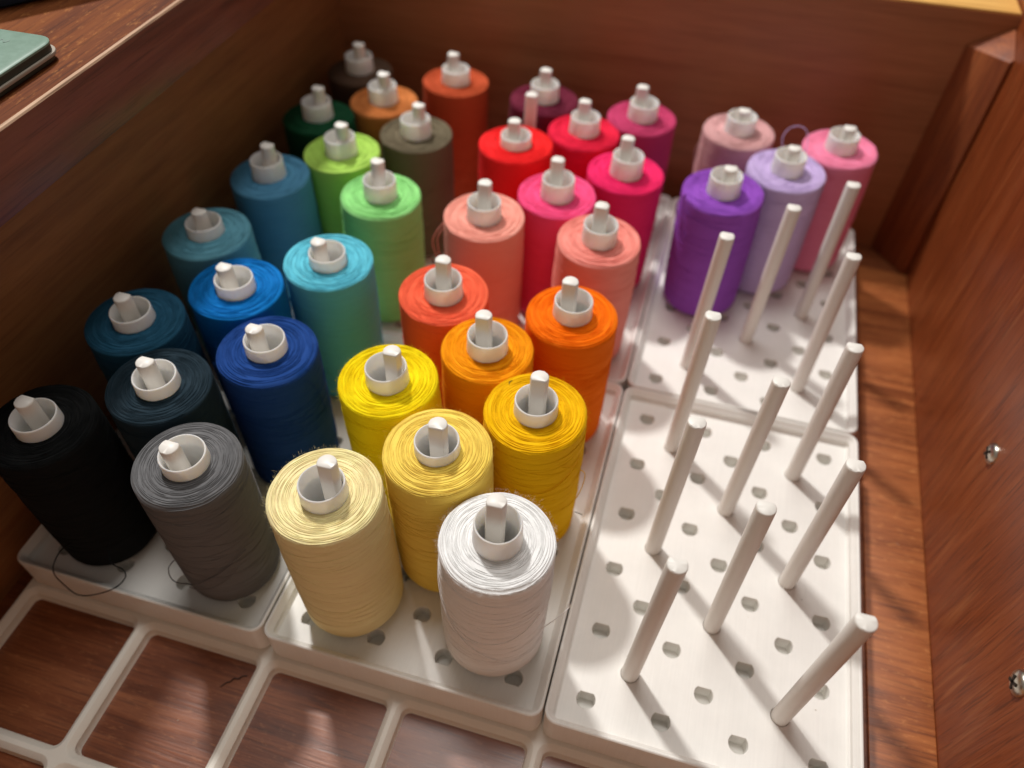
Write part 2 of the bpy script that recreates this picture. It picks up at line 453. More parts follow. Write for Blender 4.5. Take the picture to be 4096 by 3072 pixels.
# pale green case
cw, cd = 62, 96
mg, nt, b = new_mat('case_green')
tc = node(nt, 'ShaderNodeTexCoord')
nn = node(nt, 'ShaderNodeTexNoise', i_Scale=260.0, i_Detail=4.0, i_Roughness=0.7); nt.links.new(tc.outputs['Object'], nn.inputs['Vector'])
cr = node(nt, 'ShaderNodeValToRGB'); cr.color_ramp.elements[0].position = 0.42; cr.color_ramp.elements[0].color = srgb(112, 138, 124)
cr.color_ramp.elements[1].position = 0.66; cr.color_ramp.elements[1].color = srgb(124, 150, 137)
nt.links.new(nn.outputs[0], cr.inputs[0]); nt.links.new(cr.outputs[0], b.inputs['Base Color']); b.inputs['Roughness'].default_value = 0.4
mdk = plastic('case_dark', srgb(52, 56, 48), rough=0.45, layers=False)
mst = plastic('case_strip', srgb(170, 160, 148), rough=0.4, layers=False)
case = empty('flat_case', (0, 0, 0))
on_table(case, 9.4 - cw / 2, 89.6 - cd / 2, math.radians(0.6))
tag(case, 'pale green flat case with dark sides and a pale seam lying on the wooden top', 'case')
stack('lower_shell', [(rrect(cw - 1, cd - 1, 3.4), 0.0), (rrect(cw, cd, 4), 0.5), (rrect(cw, cd, 4), 1.7)], mdk, case)
stack('seam', [(rrect(cw + 1.4, cd + 1.4, 4.6), 1.7), (rrect(cw + 1.6, cd + 1.6, 4.7), 2.1), (rrect(cw + 1.4, cd + 1.4, 4.6), 2.5)], mst, case)
stack('upper_shell', [(rrect(cw, cd, 4), 2.5), (rrect(cw, cd, 4), 4.3)], mdk, case)
lid = stack('lid', [(rrect(cw + 0.4, cd + 0.4, 4.2), 4.3), (rrect(cw + 0.4, cd + 0.4, 4.2), 4.8), (rrect(cw - 0.4, cd - 0.4, 3.8), 5.1)], mg, case)
# faint pale scribble worn on the lid
msc, nt, b = new_mat('lid_print'); b.inputs['Roughness'].default_value = 0.5
ns = node(nt, 'ShaderNodeTexNoise', i_Scale=500.0); cr = node(nt, 'ShaderNodeValToRGB'); cr.color_ramp.elements[0].color = srgb(122, 142, 132); cr.color_ramp.elements[1].color = srgb(136, 154, 148)
nt.links.new(ns.outputs[0], cr.inputs[0]); nt.links.new(cr.outputs[0], b.inputs['Base Color'])
lx, ly = cw / 2, cd / 2
link('lid_print', tube_mesh('lid_print', [(lx - 15, ly - 6.2, 5.1), (lx - 13.6, ly - 5.0, 5.1), (lx - 12.6, ly - 6.6, 5.1), (lx - 11.5, ly - 5.2, 5.1), (lx - 10.2, ly - 6.4, 5.1), (lx - 9.4, ly - 5.2, 5.1)], 0.16), msc, lid)
link('lid_print', tube_mesh('lid_print_2', [(lx - 17, ly - 12.5, 5.1), (lx - 14.5, ly - 10.5, 5.1), (lx - 12.5, ly - 12.0, 5.1), (lx - 10.6, ly - 11.0, 5.1), (lx - 10, ly - 12.2, 5.1)], 0.16), msc, lid)

# dark blue box further back on the table
mb = plastic('navy_plastic', srgb(24, 44, 62), rough=0.5, layers=False, wear=0.2)
nb = empty('dark_blue_box', (0, 0, 0))
bw, bd = 90, 60
angb = math.radians(53)
ub = Vector((math.cos(angb), math.sin(angb))); vb = Vector((-ub.y, ub.x))
cb = Vector((-21.5, 113.5)) + vb * bd / 2 + ub * 4
on_table(nb, cb.x, cb.y, angb)
tag(nb, 'dark navy blue box with rounded edges casting a shadow on the wooden top', 'box')
stack('base', [(rrect(bw - 4, bd - 4, 10), 0), (rrect(bw - 1, bd - 1, 11), 1.0), (rrect(bw, bd, 12), 3), (rrect(bw, bd, 12), 11)], mb, nb)
stack('lid', [(rrect(bw + 1, bd + 1, 12.5), 11), (rrect(bw + 1, bd + 1, 12.5), 15), (rrect(bw - 3, bd - 3, 10.5), 17)], mb, nb)

# ------------------------------------------------------------------ grid baseplate
def baseplate():
    RZ = -9.35
    bm = bmesh.new()
    NX, NY0, NY1 = 6, -3, 6
    def ring(cx, cy, d, r, z):
        return [bm.verts.new(Vector((cx + p[0], cy + p[1], z)) * MM) for p in rrect(42 - 2 * d, 42 - 2 * d, r, 4)]
    for i in range(NX):
        for j in range(NY0, NY1):
            cx, cy = i * 42 + 21, j * 42 + 21
            prof = ((0.55, 3.6, RZ), (0.95, 3.3, RZ - 0.25), (2.15, 2.4, RZ - 1.75), (2.25, 2.3, RZ - 3.7), (2.65, 2.0, FLOOR_Z + 0.05))
            R = [ring(cx, cy, *p) for p in prof]
            n = len(R[0])
            for a, c in zip(R, R[1:]):
                for k in range(n): bm.faces.new((a[k], a[(k + 1) % n], c[(k + 1) % n], c[k]))
            # flat land round the opening, four pieces per cell
            sq = [bm.verts.new(Vector((cx + sx * 21, cy + sy * 21, RZ)) * MM) for sx, sy in ((1, 1), (-1, 1), (-1, -1), (1, -1))]
            m5 = 5
            for q in range(4):
                arc = R[0][q * m5:(q + 1) * m5]
                for k in range(m5 - 1): bm.faces.new((sq[q], arc[k + 1], arc[k]))
                nx = R[0][((q + 1) * m5) % n]
                bm.faces.new((sq[q], sq[(q + 1) % 4], nx, arc[-1]))
    # outer sides
    x0, x1, ya, yb = 0, NX * 42, NY0 * 42, NY1 * 42
    zz = FLOOR_Z + 0.05
    for p, q in (((x0, ya), (x1, ya)), ((x1, ya), (x1, yb)), ((x1, yb), (x0, yb)), ((x0, yb), (x0, ya))):
        vv = [bm.verts.new(Vector(t) * MM) for t in ((p[0], p[1], RZ), (q[0], q[1], RZ), (q[0], q[1], zz), (p[0], p[1], zz))]
        bm.faces.new(vv)
    bmesh.ops.remove_doubles(bm, verts=bm.verts[:], dist=1e-6)
    o = link('grid_baseplate', to_mesh(bm, 'grid_baseplate', True, 30), P_PLATE)
    tag(o, 'off white plastic grid baseplate of open square cells lying on the wooden floor', 'baseplate')
baseplate()

# ------------------------------------------------------------------ trays
COLS = 'ABCDEFG'
def hole_list():
    L = []
    for c in range(7):
        for r in range(11):
            if (c % 2 == 0) == (r % 2 == 0):
                L.append((10.5 + 10.5 * c, 10.5 + 10.5 * r))
    return L

def d_shape(r, cut, n=14, flip=1):
    """circle with one flat; the flat faces +y (flip=1) or -y (flip=-1)"""
    a0 = math.asin(cut / r)
    pts = []
    for i in range(n + 1):
        a = math.pi - a0 + (math.pi + 2 * a0) * i / n
        pts.append((r * math.cos(a), flip * r * math.sin(a)))
    return pts if flip == 1 else pts[::-1]

def tray_mesh(flip):
    bm = bmesh.new()
    V = lambda x, y, z: bm.verts.new(Vector((x, y, z)) * MM)
    W_, D_ = 83.5, 125.5
    def loop(d, z):
        r = max(0.9, 3.75 - d)
        return [V(42 + p[0], 63 + p[1], z) for p in rrect(W_ - 2 * d, D_ - 2 * d, r, 6)]
    prof = [(3.0, 0.0), (2.35, 0.7), (2.3, 2.3), (1.25, 3.5), (0.95, 4.15), (0.62, 4.4), (0.3, 4.35), (0.0, 4.0), (0.0, -8.2), (0.15, -8.6), (0.9, -9.3)]
    R = [loop(*p) for p in prof]
    n = len(R[0])
    for a, c in zip(R, R[1:]):
        for k in range(n): bm.faces.new((a[k], a[(k + 1) % n], c[(k + 1) % n], c[k]))
    bm.faces.new(R[-1])
    edges = [bm.edges.get((R[0][k], R[0][(k + 1) % n])) for k in range(n)]
    for hx, hy in hole_list():
        lv = []
        for r, cut, z in ((2.80, 2.02, 0.0), (2.66, 1.90, -0.14), (2.65, 1.9, -5.2)):
            lv.append([V(hx + p[0], hy + p[1], z) for p in d_shape(r, cut, 14, flip)])
        m = len(lv[0])
        for a, c in zip(lv, lv[1:]):
            for k in range(m): bm.faces.new((a[k], a[(k + 1) % m], c[(k + 1) % m], c[k]))
        bm.faces.new(lv[-1])
        edges += [bm.edges.get((lv[0][k], lv[0][(k + 1) % m])) for k in range(m)]
    bmesh.ops.triangle_fill(bm, use_beauty=True, use_dissolve=False, edges=edges, normal=(0, 0, 1))
    return to_mesh(bm, 'peg_tray', True, 28)

T_UP, T_DN = tray_mesh(1), tray_mesh(-1)
TRAYS = {
    'fl': ((0, 0), 1, 'white plastic peg tray under the black, grey and blue spools'),
    'fm': ((1, 0), -1, 'white plastic peg tray under the white, cream, yellow and orange spools'),
    'fr': ((2, 0), 1, 'white plastic peg tray with rows of holes and eight bare pegs, no spools'),
    'bl': ((0, 1), 1, 'white plastic peg tray under the green, olive and rust spools'),
    'bm': ((1, 1), -1, 'white plastic peg tray under the red, magenta and salmon spools'),
    'br': ((2, 1), 1, 'white plastic peg tray under the purple and lavender spools, half of its pegs bare'),
}
for k, ((i, j), fl, lab) in TRAYS.items():
    o = link('peg_tray', T_UP if fl == 1 else T_DN, P_TRAY)
    o.location = Vector((84 * i, 126 * j, 0)) * MM
    tag(o, lab, 'tray', 'white peg trays set in the baseplate')

# ------------------------------------------------------------------ pegs
def peg_mesh(h, flip, rough_seed):
    rnd = random.Random(rough_seed)
    bm = bmesh.new()
    lv = [(2.5, 1.72, -3.5), (2.52, 1.72, 0.1), (2.5, 1.72, h * 0.5), (2.5, 1.72, h - 0.7), (2.44, 1.66, h - 0.3), (2.2, 1.45, h - 0.04)]
    R = []
    for q, (r, c, z) in enumerate(lv):
        pts = d_shape(r, c, 16, flip)
        R.append([bm.verts.new(Vector((p[0], p[1], z + (rnd.uniform(-.09, .09) if q >= 4 else 0))) * MM) for p in pts])
    n = len(R[0])
    for a, c in zip(R, R[1:]):
        for k in range(n): bm.faces.new((a[k], a[(k + 1) % n], c[(k + 1) % n], c[k]))
    bm.faces.new(R[0][::-1])
    t = bm.verts.new(Vector((0, 0, h + rnd.uniform(-.12, .12))) * MM)
    for k in range(n): bm.faces.new((R[-1][k], R[-1][(k + 1) % n], t))
    return to_mesh(bm, 'thread_peg', True, 52)

_pm = {}
def peg(tray, spot, h, tip, label, group):
    (i, j), fl, _ = TRAYS[tray]
    key = (round(h, 1), fl, random.randint(0, 2))
    if key not in _pm: _pm[key] = peg_mesh(h, fl, hash(key) & 0xffff)
    o = link('thread_peg', _pm[key], P_PEG)
    x = 84 * i + 10.5 + 10.5 * COLS.index(spot[0]); y = 126 * j + 10.5 + 10.5 * int(spot[1])
    o.location = Vector((x, y, 0)) * MM
    o.rotation_mode = 'QUATERNION'
    o.rotation_quaternion = Vector((0, 0, 1)).rotation_difference(Vector((tip[0], tip[1], h)).normalized())
    tag(o, label, 'peg', group)
    return o

# ------------------------------------------------------------------ spools
def add_strand(bm, pts, r, sides=5):
    """append one yarn through the points (mm) to bm, tapering into the body at both ends"""
    n = len(pts)
    last = None
    for i, q in enumerate(pts):
        d = (pts[min(i + 1, n - 1)] - pts[max(i - 1, 0)]).normalized()
        u = Vector((0, 0, 1)) - d * d.z
        u.normalize()
        w = d.cross(u)
        ring = [bm.verts.new((q + (u * math.cos(t) + w * math.sin(t)) * r) * MM) for t in [2 * math.pi * k / sides for k in range(sides)]]
        if last:
            for k in range(sides): bm.faces.new((last[k], last[(k + 1) % sides], ring[(k + 1) % sides], ring[k]))
        last = ring

def wound_mesh(seed, edge_r, top_z=55.0, seg=96, bulge=0.25, slump=0.0, wraps=70):
    """wound thread: soft body, separate turns lying on its top, wraps crossing its side"""
    rnd = random.Random(seed)
    prof = [(6.32, 54.0), (6.32, 28.0), (6.32, 2.2), (12.0, 1.2)]
    for a in range(0, 91, 15):                         # lower shoulder
        t = math.radians(a)
        prof.append((12.1 + 2.45 * math.sin(t), 1.1 + 3.4 * (1 - math.cos(t))))
    for z in range(6, int(top_z - edge_r), 2):
        prof.append((14.5 + bulge * math.sin(math.pi * (z - 4) / 50) + rnd.uniform(-.03, .03), z))
    for a in range(0, 91, 15):                         # upper shoulder
        t = math.radians(a)
        prof.append((14.6 - edge_r + edge_r * math.cos(t), top_z - 0.2 - edge_r * 0.85 + edge_r * 0.85 * math.sin(t)))
    R_in = 14.6 - edge_r
    k = 0
    while R_in - 1.2 * k > 6.6:
        k += 1
        prof.append((max(6.1, R_in - 1.2 * k), top_z - 0.2))
    def zt(r): return top_z - slump * ((r - 6) / 9) ** 2      # some tops slope outwards
    bm = bmesh.new()
    last = None
    for r, z in prof:
        ring = []
        for s in range(seg):
            a = 2 * math.pi * s / seg
            c, d = math.cos(a), math.sin(a)
            dr = 0.16 * noise.noise((c * 1.4 + seed, d * 1.4, z * 0.12)) + 0.05 * noise.noise((c * 2 + seed, d * 2, z * 1.1))
            z2 = z - (slump * ((r - 6) / 9) ** 2 if z > 50 else 0) + (0.12 * noise.noise((c * 3, d * 3 + seed, r * 0.6)) if z > 50 else 0)
            ring.append(bm.verts.new(Vector(((r + dr) * c, (r + dr) * d, z2)) * MM))
        if last:
            for s in range(seg): bm.faces.new((last[s], last[(s + 1) % seg], ring[(s + 1) % seg], ring[s]))
        last = ring
    # turns on the top
    r = 14.35
    t_ = 0
    while r > 6.5:
        for rep in range(2):
            a0 = rnd.uniform(0, 2 * math.pi)
            span = rnd.uniform(1.2, 5.2)
            rr_ = r + rnd.uniform(-.14, .14)
            drift = rnd.uniform(-.35, .35)
            n = int(span * 13)
            pts = []
            for i in range(n + 1):
                f = i / n
                a = a0 + span * f
                q = rr_ + drift * (f - .5) + 0.20 * noise.noise((math.cos(a) * 3 + t_, math.sin(a) * 3, seed))
                dive = 0.45 * max(0, 1 - min(f, 1 - f) * 9)
                edge = max(0, q - (14.6 - edge_r)) / max(edge_r, .1)
                z = zt(q) - 0.12 - 0.85 * edge_r * (1 - math.sqrt(max(0, 1 - min(1, edge) ** 2))) + 0.10 * noise.noise((math.cos(a) * 4, math.sin(a) * 4 + t_ * 1.7, seed)) - dive + rnd.uniform(-.01, .01)
                pts.append(Vector((q * math.cos(a), q * math.sin(a), z)))
            add_strand(bm, pts, rnd.uniform(.10, .145), 4)
        r -= 0.28
        t_ += 1
    # wraps over the shoulder and crossing the side
    for w in range(wraps):
        a0 = rnd.uniform(0, 2 * math.pi)
        span = rnd.uniform(2.0, 5.5)
        z0 = rnd.uniform(7, 53.0)
        rise = rnd.choice((-1, 1)) * rnd.uniform(2.0, 12.0)
        n = int(span * 11)
        pts = []
        for i in range(n + 1):
            f = i / n
            a = a0 + span * f
            z = min(53.6 - slump, max(6.5, z0 + rise * (f - .5) + 0.5 * math.sin(6.0 * f + w)))
            dive = 0.3 * max(0, 1 - min(f, 1 - f) * 8)
            q = 14.5 + bulge * math.sin(math.pi * (z - 4) / 50) + 0.015 - dive + 0.16 * noise.noise((math.cos(a) * 1.4 + seed, math.sin(a) * 1.4, z * 0.12)) + 0.05 * noise.noise((math.cos(a) * 2 + seed, math.sin(a) * 2, z * 1.1))
            pts.append(Vector((q * math.cos(a), q * math.sin(a), z)))
        add_strand(bm, pts, rnd.uniform(.045, .085), 4)
    return to_mesh(bm, 'wound_thread')

def core_mesh():
    prof = [(5.3, 0.2), (5.75, 0.0), (6.2, 0.2), (6.25, 54.0), (6.05, 57.0), (5.95, 59.9), (5.84, 60.22), (5.6, 60.3), (5.42, 60.05), (5.38, 54.0), (5.3, 1.0)]
    bm = bmesh.new()
    seg = 48
    R = [[bm.verts.new(Vector((r * math.cos(2 * math.pi * s / seg), r * math.sin(2 * math.pi * s / seg), z)) * MM) for s in range(seg)] for r, z in prof]
    R.append(R[0])
    for a, c in zip(R, R[1:]):
        for s in range(seg): bm.faces.new((a[s], a[(s + 1) % seg], c[(s + 1) % seg], c[s]))
    return to_mesh(bm, 'core_tube', True, 60)

WOUND = [wound_mesh(3, 0.9, wraps=56), wound_mesh(8, 1.4), wound_mesh(15, 1.1, slump=0.5, wraps=56), wound_mesh(27, 1.9, slump=0.7, wraps=100),
         wound_mesh(41, 1.2, bulge=0.4, slump=0.3), wound_mesh(52, 1.6, bulge=0.1, slump=0.9, wraps=90)]
CORE = core_mesh()
nt = P_CORE.node_tree                                   # milky plastic: some light goes through
tr = node(nt, 'ShaderNodeBsdfTranslucent'); tr.inputs[0].default_value = srgb(236, 230, 220)
ms = node(nt, 'ShaderNodeMixShader'); ms.inputs[0].default_value = 0.08
out = nt.nodes['Material Output']
nt.links.new(nt.nodes['Principled BSDF'].outputs[0], ms.inputs[1]); nt.links.new(tr.outputs[0], ms.inputs[2]); nt.links.new(ms.outputs[0], out.inputs['Surface'])
CORE.materials.append(P_CORE)
for w_ in WOUND: w_.materials.append(None)

def fuzz_mesh(seed, n):
    """tiny loose fibres standing off the shoulder"""
    rnd = random.Random(seed)
    bm = bmesh.new()
    for _ in range(n):
        a = rnd.uniform(0, 2 * math.pi)
        if rnd.random() < 0.75: r, z = rnd.uniform(14.2, 14.9), rnd.uniform(52.6, 54.8)
        else: r, z = rnd.uniform(8, 14), 55.0
        p = Vector((r * math.cos(a), r * math.sin(a), z))
        d = Vector((math.cos(a) * rnd.uniform(.1, 1), math.sin(a) * rnd.uniform(.1, 1), rnd.uniform(.1, 1))) + Vector([rnd.uniform(-.7, .7) for _ in range(3)])
        d.normalize()
        side = d.orthogonal().normalized() * 0.016
        L_ = rnd.uniform(0.25, 1.1)
        bend = Vector([rnd.uniform(-.5, .5) for _ in range(3)])
        prev = None
        for k in range(4):
            t = k / 3
            q = p + d * L_ * t + bend * L_ * t * t
            v1, v2 = bm.verts.new((q - side) * MM), bm.verts.new((q + side * (1 - .6 * t)) * MM)
            if prev: bm.faces.new((prev[0], prev[1], v2, v1))
            prev = (v1, v2)
    return to_mesh(bm, 'fuzz')
FUZZ = [fuzz_mesh(1, 800), fuzz_mesh(2, 800)]
for f_ in FUZZ: f_.materials.append(None)

HP = dict(fl=64.0, fm=67.0, bl=66.5, bm=66.5, br=63.0)
# tray, spot, colour, spool-top offset, peg-tip offset, mesh variant, fuzz, label
SP = [
 ('fm', 'B1', (250, 228, 174), (-1.0, 0.1), (0.9, 2.3), 1, 1, 'cream thread spool with orange glow inside its core, at its tray corner'),
 ('fm', 'F1', (246, 246, 245), (2.2, 1.7), (1.3, 3.4), 3, 1, 'bright white thread spool with a loose end sticking out'),
 ('fm', 'D3', (246, 210, 98), (0.9, -0.2), (1.5, 0.0), 5, 1, 'pale lemon yellow thread spool between the cream and the golden spools'),
 ('fm', 'B5', (254, 218, 14), (-0.5, -1.0), (1.9, -0.6), 1, 1, 'bright yellow thread spool beside the navy blue spool'),
 ('fm', 'F5', (242, 186, 6), (1.1, -0.6), (1.1, 2.0), 4, 1, 'golden yellow thread spool with loose loops on its side'),
 ('fm', 'D7', (246, 152, 8), (2.0, -1.5), (0.7, -0.7), 2, 1, 'amber thread spool between the yellow and the bright orange spools'),
 ('fm', 'B9', (246, 104, 72), (2.4, -3.0), (2.3, -1.7), 0, 0, 'coral thread spool beside the sky blue spool'),
 ('fm', 'F9', (255, 116, 4), (1.9, -0.7), (0.2, -0.1), 5, 0, 'bright orange thread spool behind the golden yellow spool'),
 ('fl', 'B1', (17, 19, 20), (2.0, -2.0), (-0.3, -0.4), 1, 0, 'black thread spool with a loose loop hanging over its tray edge'),
 ('fl', 'F1', (106, 106, 108), (3.6, -1.5), (1.9, -2.7), 3, 0, 'mid grey thread spool with a short loose loop at its foot'),
 ('fl', 'D3', (32, 48, 58), (2.8, -1.3), (0.5, -0.2), 1, 0, 'very dark slate blue thread spool behind the black and grey spools'),
 ('fl', 'B5', (38, 88, 116), (2.1, -1.5), (-0.2, -0.2), 4, 0, 'dark teal blue thread spool close to the dark side wall'),
 ('fl', 'F5', (30, 68, 136), (3.7, -0.7), (1.5, -0.9), 5, 1, 'navy blue thread spool behind the grey spool'),
 ('fl', 'D7', (8, 112, 186), (2.9, -0.5), (0.4, -0.2), 0, 0, 'vivid mid blue thread spool behind the navy spool'),
 ('fl', 'B9', (104, 166, 186), (-0.4, 1.2), (-1.3, 1.8), 2, 0, 'dusty teal blue thread spool beside the vivid blue spool'),
 ('fl', 'F9', (100, 194, 214), (4.2, -1.2), (1.6, -1.2), 0, 0, 'light sky blue thread spool with glints on its top'),
 ('bl', 'B1', (90, 152, 188), (1.5, -0.5), (3.3, -0.3), 2, 0, 'steel blue thread spool beside the lime green spool'),
 ('bl', 'F1', (150, 220, 136), (4.3, -0.1), (3.4, 2.2), 4, 0, 'light mint green thread spool behind the sky blue spool'),
 ('bl', 'D3', (176, 216, 100), (-0.4, 1.0), (2.0, -0.3), 0, 0, 'lime green thread spool between the steel blue and olive spools'),
 ('bl', 'B5', (24, 76, 48), (0.2, 2.1), (2.3, 2.0), 2, 0, 'dark forest green thread spool near the dark side wall'),
 ('bl', 'F5', (110, 100, 80), (1.6, 1.3), (3.5, 1.4), 0, 0, 'olive grey thread spool behind the mint green spool'),
 ('bl', 'D7', (198, 122, 66), (-0.3, 1.4), (1.8, -0.4), 2, 0, 'tan orange thread spool behind the olive grey spool'),
 ('bl', 'B9', (88, 66, 52), (0.4, 2.4), (2.3, 0.4), 2, 0, 'dark brown thread spool in the dim far corner'),
 ('bl', 'F9', (188, 82, 48), (3.4, 4.0), (2.4, 4.6), 0, 0, 'rust orange thread spool by the back wall'),
 ('bm', 'B1', (250, 166, 150), (2.4, -1.8), (2.1, 0.3), 0, 0, 'pale salmon thread spool with a loose loop on its side, behind the coral spool'),
 ('bm', 'F1', (250, 150, 138), (2.2, -2.6), (1.5, -0.8), 4, 0, 'salmon pink thread spool behind the bright orange spool'),
 ('bm', 'D3', (255, 84, 138), (3.0, -1.4), (1.8, 0.9), 0, 0, 'hot pink thread spool between the two salmon spools and the red one'),
 ('bm', 'B5', (248, 40, 42), (1.1, 1.7), (0.6, 0.9), 0, 0, 'bright scarlet red thread spool with a bare peg just behind it'),
 ('bm', 'F5', (240, 44, 108), (3.6, 0.3), (2.4, 1.8), 0, 0, 'magenta thread spool behind the salmon pink spool'),
 ('bm', 'D7', (228, 36, 70), (3.0, 2.5), (2.2, 2.8), 2, 0, 'crimson thread spool between the scarlet and the mauve spools'),
 ('bm', 'B9', (112, 36, 58), (1.8, 2.4), (2.0, 2.2), 2, 0, 'dark burgundy thread spool by the back wall behind a bare peg'),
 ('bm', 'F9', (196, 66, 110), (2.8, -0.3), (1.2, 0.0), 2, 0, 'raspberry mauve thread spool by the back wall'),
 ('br', 'B5', (150, 82, 190), (-1.6, -2.0), (-0.7, -1.2), 1, 0, 'vivid purple thread spool with a shining side strand'),
 ('br', 'D7', (200, 178, 222), (-0.4, -2.2), (0.2, -1.1), 1, 0, 'pale lavender thread spool with a loose loop standing behind it'),
 ('br', 'B9', (212, 164, 164), (0.5, 0.6), (0.8, 0.5), 2, 0, 'dusty pink thread spool behind the vivid purple spool'),
 ('br', 'F9', (252, 142, 176), (-1.7, -1.5), (-0.5, -0.7), 1, 0, 'candy pink thread spool nearest the wooden corner block'),
]
SPOOL = {}
for idx, (tray, spot, rgb, so, po, var, fz, lab) in enumerate(SP):
    (i, j), fl, _ = TRAYS[tray]
    x = 84 * i + 10.5 + 10.5 * COLS.index(spot[0]); y = 126 * j + 10.5 + 10.5 * int(spot[1])
    h = HP[tray]
    peg(tray, spot, h, po, 'white peg poking up through the core of the ' + lab.split(' thread spool')[0] + ' spool', 'pegs holding spools')
    # the spool leans a little on its peg; keep the peg inside the core
    top = Vector(so)
    ax = Vector(po) * 60.3 / h
    rel = top - ax
    if rel.length > 2.45: top = ax + rel * 2.45 / rel.length
    base = top * 0.45
    s = empty('thread_spool', Vector((x + base.x, y + base.y, 0.12)) * MM)
    s.rotation_mode = 'QUATERNION'
    s.rotation_quaternion = Vector((0, 0, 1)).rotation_difference(Vector((top.x - base.x, top.y - base.y, 60.3)).normalized()) @ Matrix.Rotation(0, 3, 'Z').to_quaternion()
    tag(s, lab, 'thread spool', 'thread spools standing on the pegs')
    m = thread_mat('thread_%d' % idx, rgb, 0.04)
    t = link('wound_thread', WOUND[var], None, s)
    t.material_slots[0].link = 'OBJECT'; t.material_slots[0].material = m
    t.rotation_euler = (0, 0, random.uniform(0, 6.28))
    fat = {'fmD7': 0.95, 'brB5': 1.04, 'brD7': 1.03, 'fmF5': 0.985, 'flF1': 0.955}.get(tray + spot, random.uniform(0.985, 1.01))
    tz = {'fmB1': 55.6, 'fmF1': 53.2, 'fmD3': 56.8, 'fmB5': 55.0, 'fmF5': 55.7, 'fmD7': 54.6, 'fmB9': 54.3, 'fmF9': 54.9, 'bmB5': 56.4, 'bmB1': 54.0, 'bmF5': 52.8, 'bmD3': 53.2, 'blF9': 54.6,
          'brB5': 53.4, 'brD7': 53.8}.get(tray + spot, {'fl': 56.3, 'bl': 53.8, 'bm': 53.8, 'br': 54.2, 'fm': 55.0}[tray])
    t.scale = (fat, fat, tz / 55.0)
    link('core_tube', CORE, None, s)
    if fz:
        f = link('fuzz', FUZZ[idx % 2], None, t)
        f.material_slots[0].link = 'OBJECT'; f.material_slots[0].material = m
        f.rotation_euler = (0, 0, random.uniform(0, 6.28))
        f['kind'] = 'stuff'
    SPOOL[tray + spot] = (s, m, t)

# bare pegs
FR = {'B1': (2.3, 1.0), 'B5': (1.6, 1.4), 'B9': (1.3, 1.2), 'D3': (-0.5, 1.0), 'D7': (1.0, 1.2), 'F1': (0.8, -1.0), 'F5': (-0.8, -1.0), 'F9': (-0.5, -0.3)}
FR_LAB = {'B1': 'bare white peg in the spool-free tray, beside the white spool', 'F1': 'bare white peg in the spool-free tray, at its front corner by the wood floor strip',
          'D3': 'bare white peg in the spool-free tray, centre line, front one of two', 'B5': 'bare white peg in the spool-free tray, beside the golden yellow spool',
          'F5': 'bare white peg in the spool-free tray, middle of the three along the wood floor strip', 'D7': 'bare white peg in the spool-free tray, centre line, rear one of two',
          'B9': 'bare white peg in the spool-free tray, beside the bright orange spool', 'F9': 'bare white peg in the spool-free tray, rear one of three along the wood floor strip'}
for s_, tip in FR.items():
    peg('fr', s_, 63.8, tip, FR_LAB[s_], 'bare pegs')
BR_LAB = {'B1': 'bare white peg in front of the vivid purple spool', 'D3': 'bare white peg in front of the pale lavender spool',
          'F1': 'bare white peg at the front corner of the tray with the purple spool', 'F5': 'bare white peg in front of the candy pink spool'}
for s_, tip in {'B1': (1.6, -1.2), 'D3': (1.2, 0.6), 'F1': (-0.4, 0.2), 'F5': (0, 0)}.items():
    peg('br', s_, 63.8, tip, BR_LAB[s_], 'bare pegs')
peg('bm', 'B7', 66.5, (1.6, 1.5), 'bare white peg between the scarlet red and dark burgundy spools', 'bare pegs')

# ------------------------------------------------------------------ loose strands (parts of their spools, millimetres from the spool's foot)
def strand(key, pts, r=0.13, name='loose_thread'):
    s, m, t = SPOOL[key]
    o = link(name, tube_mesh(name, pts, r, 5), m, t)
    o.matrix_parent_inverse = t.matrix_basis.inverted()
def arc_on(r, a0, a1, z0, z1, n=9, sag=0.0):
    return [(r * math.cos(math.radians(a0 + (a1 - a0) * t / n)), r * math.sin(math.radians(a0 + (a1 - a0) * t / n)), z0 + (z1 - z0) * t / n - sag * math.sin(math.pi * t / n)) for t in range(n + 1)]

def strand_world(key, pts, r=0.13, name='loose_thread'):
    s, m, t = SPOOL[key]
    inv = (Matrix.Translation(s.location) @ s.rotation_quaternion.to_matrix().to_4x4()).inverted()
    o = link(name, tube_mesh(name, [(inv @ (Vector(p) * MM)) / MM for p in pts], r, 5), m, t)
    o.matrix_parent_inverse = t.matrix_basis.inverted()
strand_world('flB1', [(26, 7.4, 18.2), (22.4, 3.7, 17.0), (17.8, 1.5, 10.4), (16.5, -0.1, 5.9), (18.2, -1.1, 3.2), (23.4, -2.3, -0.3), (30.6, -1.4, 2.2), (38.3, 0.4, 7.6), (42.4, 2.3, 12.8), (42.0, 3.2, 15.6), (37.9, 4.0, 16.0), (33, 8.8, 15.6)], 0.19)
strand_world('flF1', [(61, 7.2, 24.6), (58.9, 7.4, 22.5), (55.7, 6.5, 17.7), (55.7, 5.4, 14.0), (57.8, 5.0, 12.6), (61.1, 5.2, 13.5), (64.8, 5.2, 15.1), (74.1, 8.0, 23.2), (79, 13.5, 28)], 0.16)
strand('flF1', arc_on(14.95, 250, 320, 9, 22, sag=1.0), 0.10)
strand('fmF1', [(14.6 * math.cos(math.radians(-40)), 14.6 * math.sin(math.radians(-40)), 16), (13.6, -4.5, 18.5), (17.2, -1.2, 21.5), (20.2, 1.5, 25.0), (20.0, 2.0, 27.2)], 0.15)
strand('fmF1', arc_on(15.05, 190, 300, 40, 14, sag=2.0), 0.15)
strand('fmF1', arc_on(14.98, 225, 335, 30, 33, sag=6.0), 0.11)
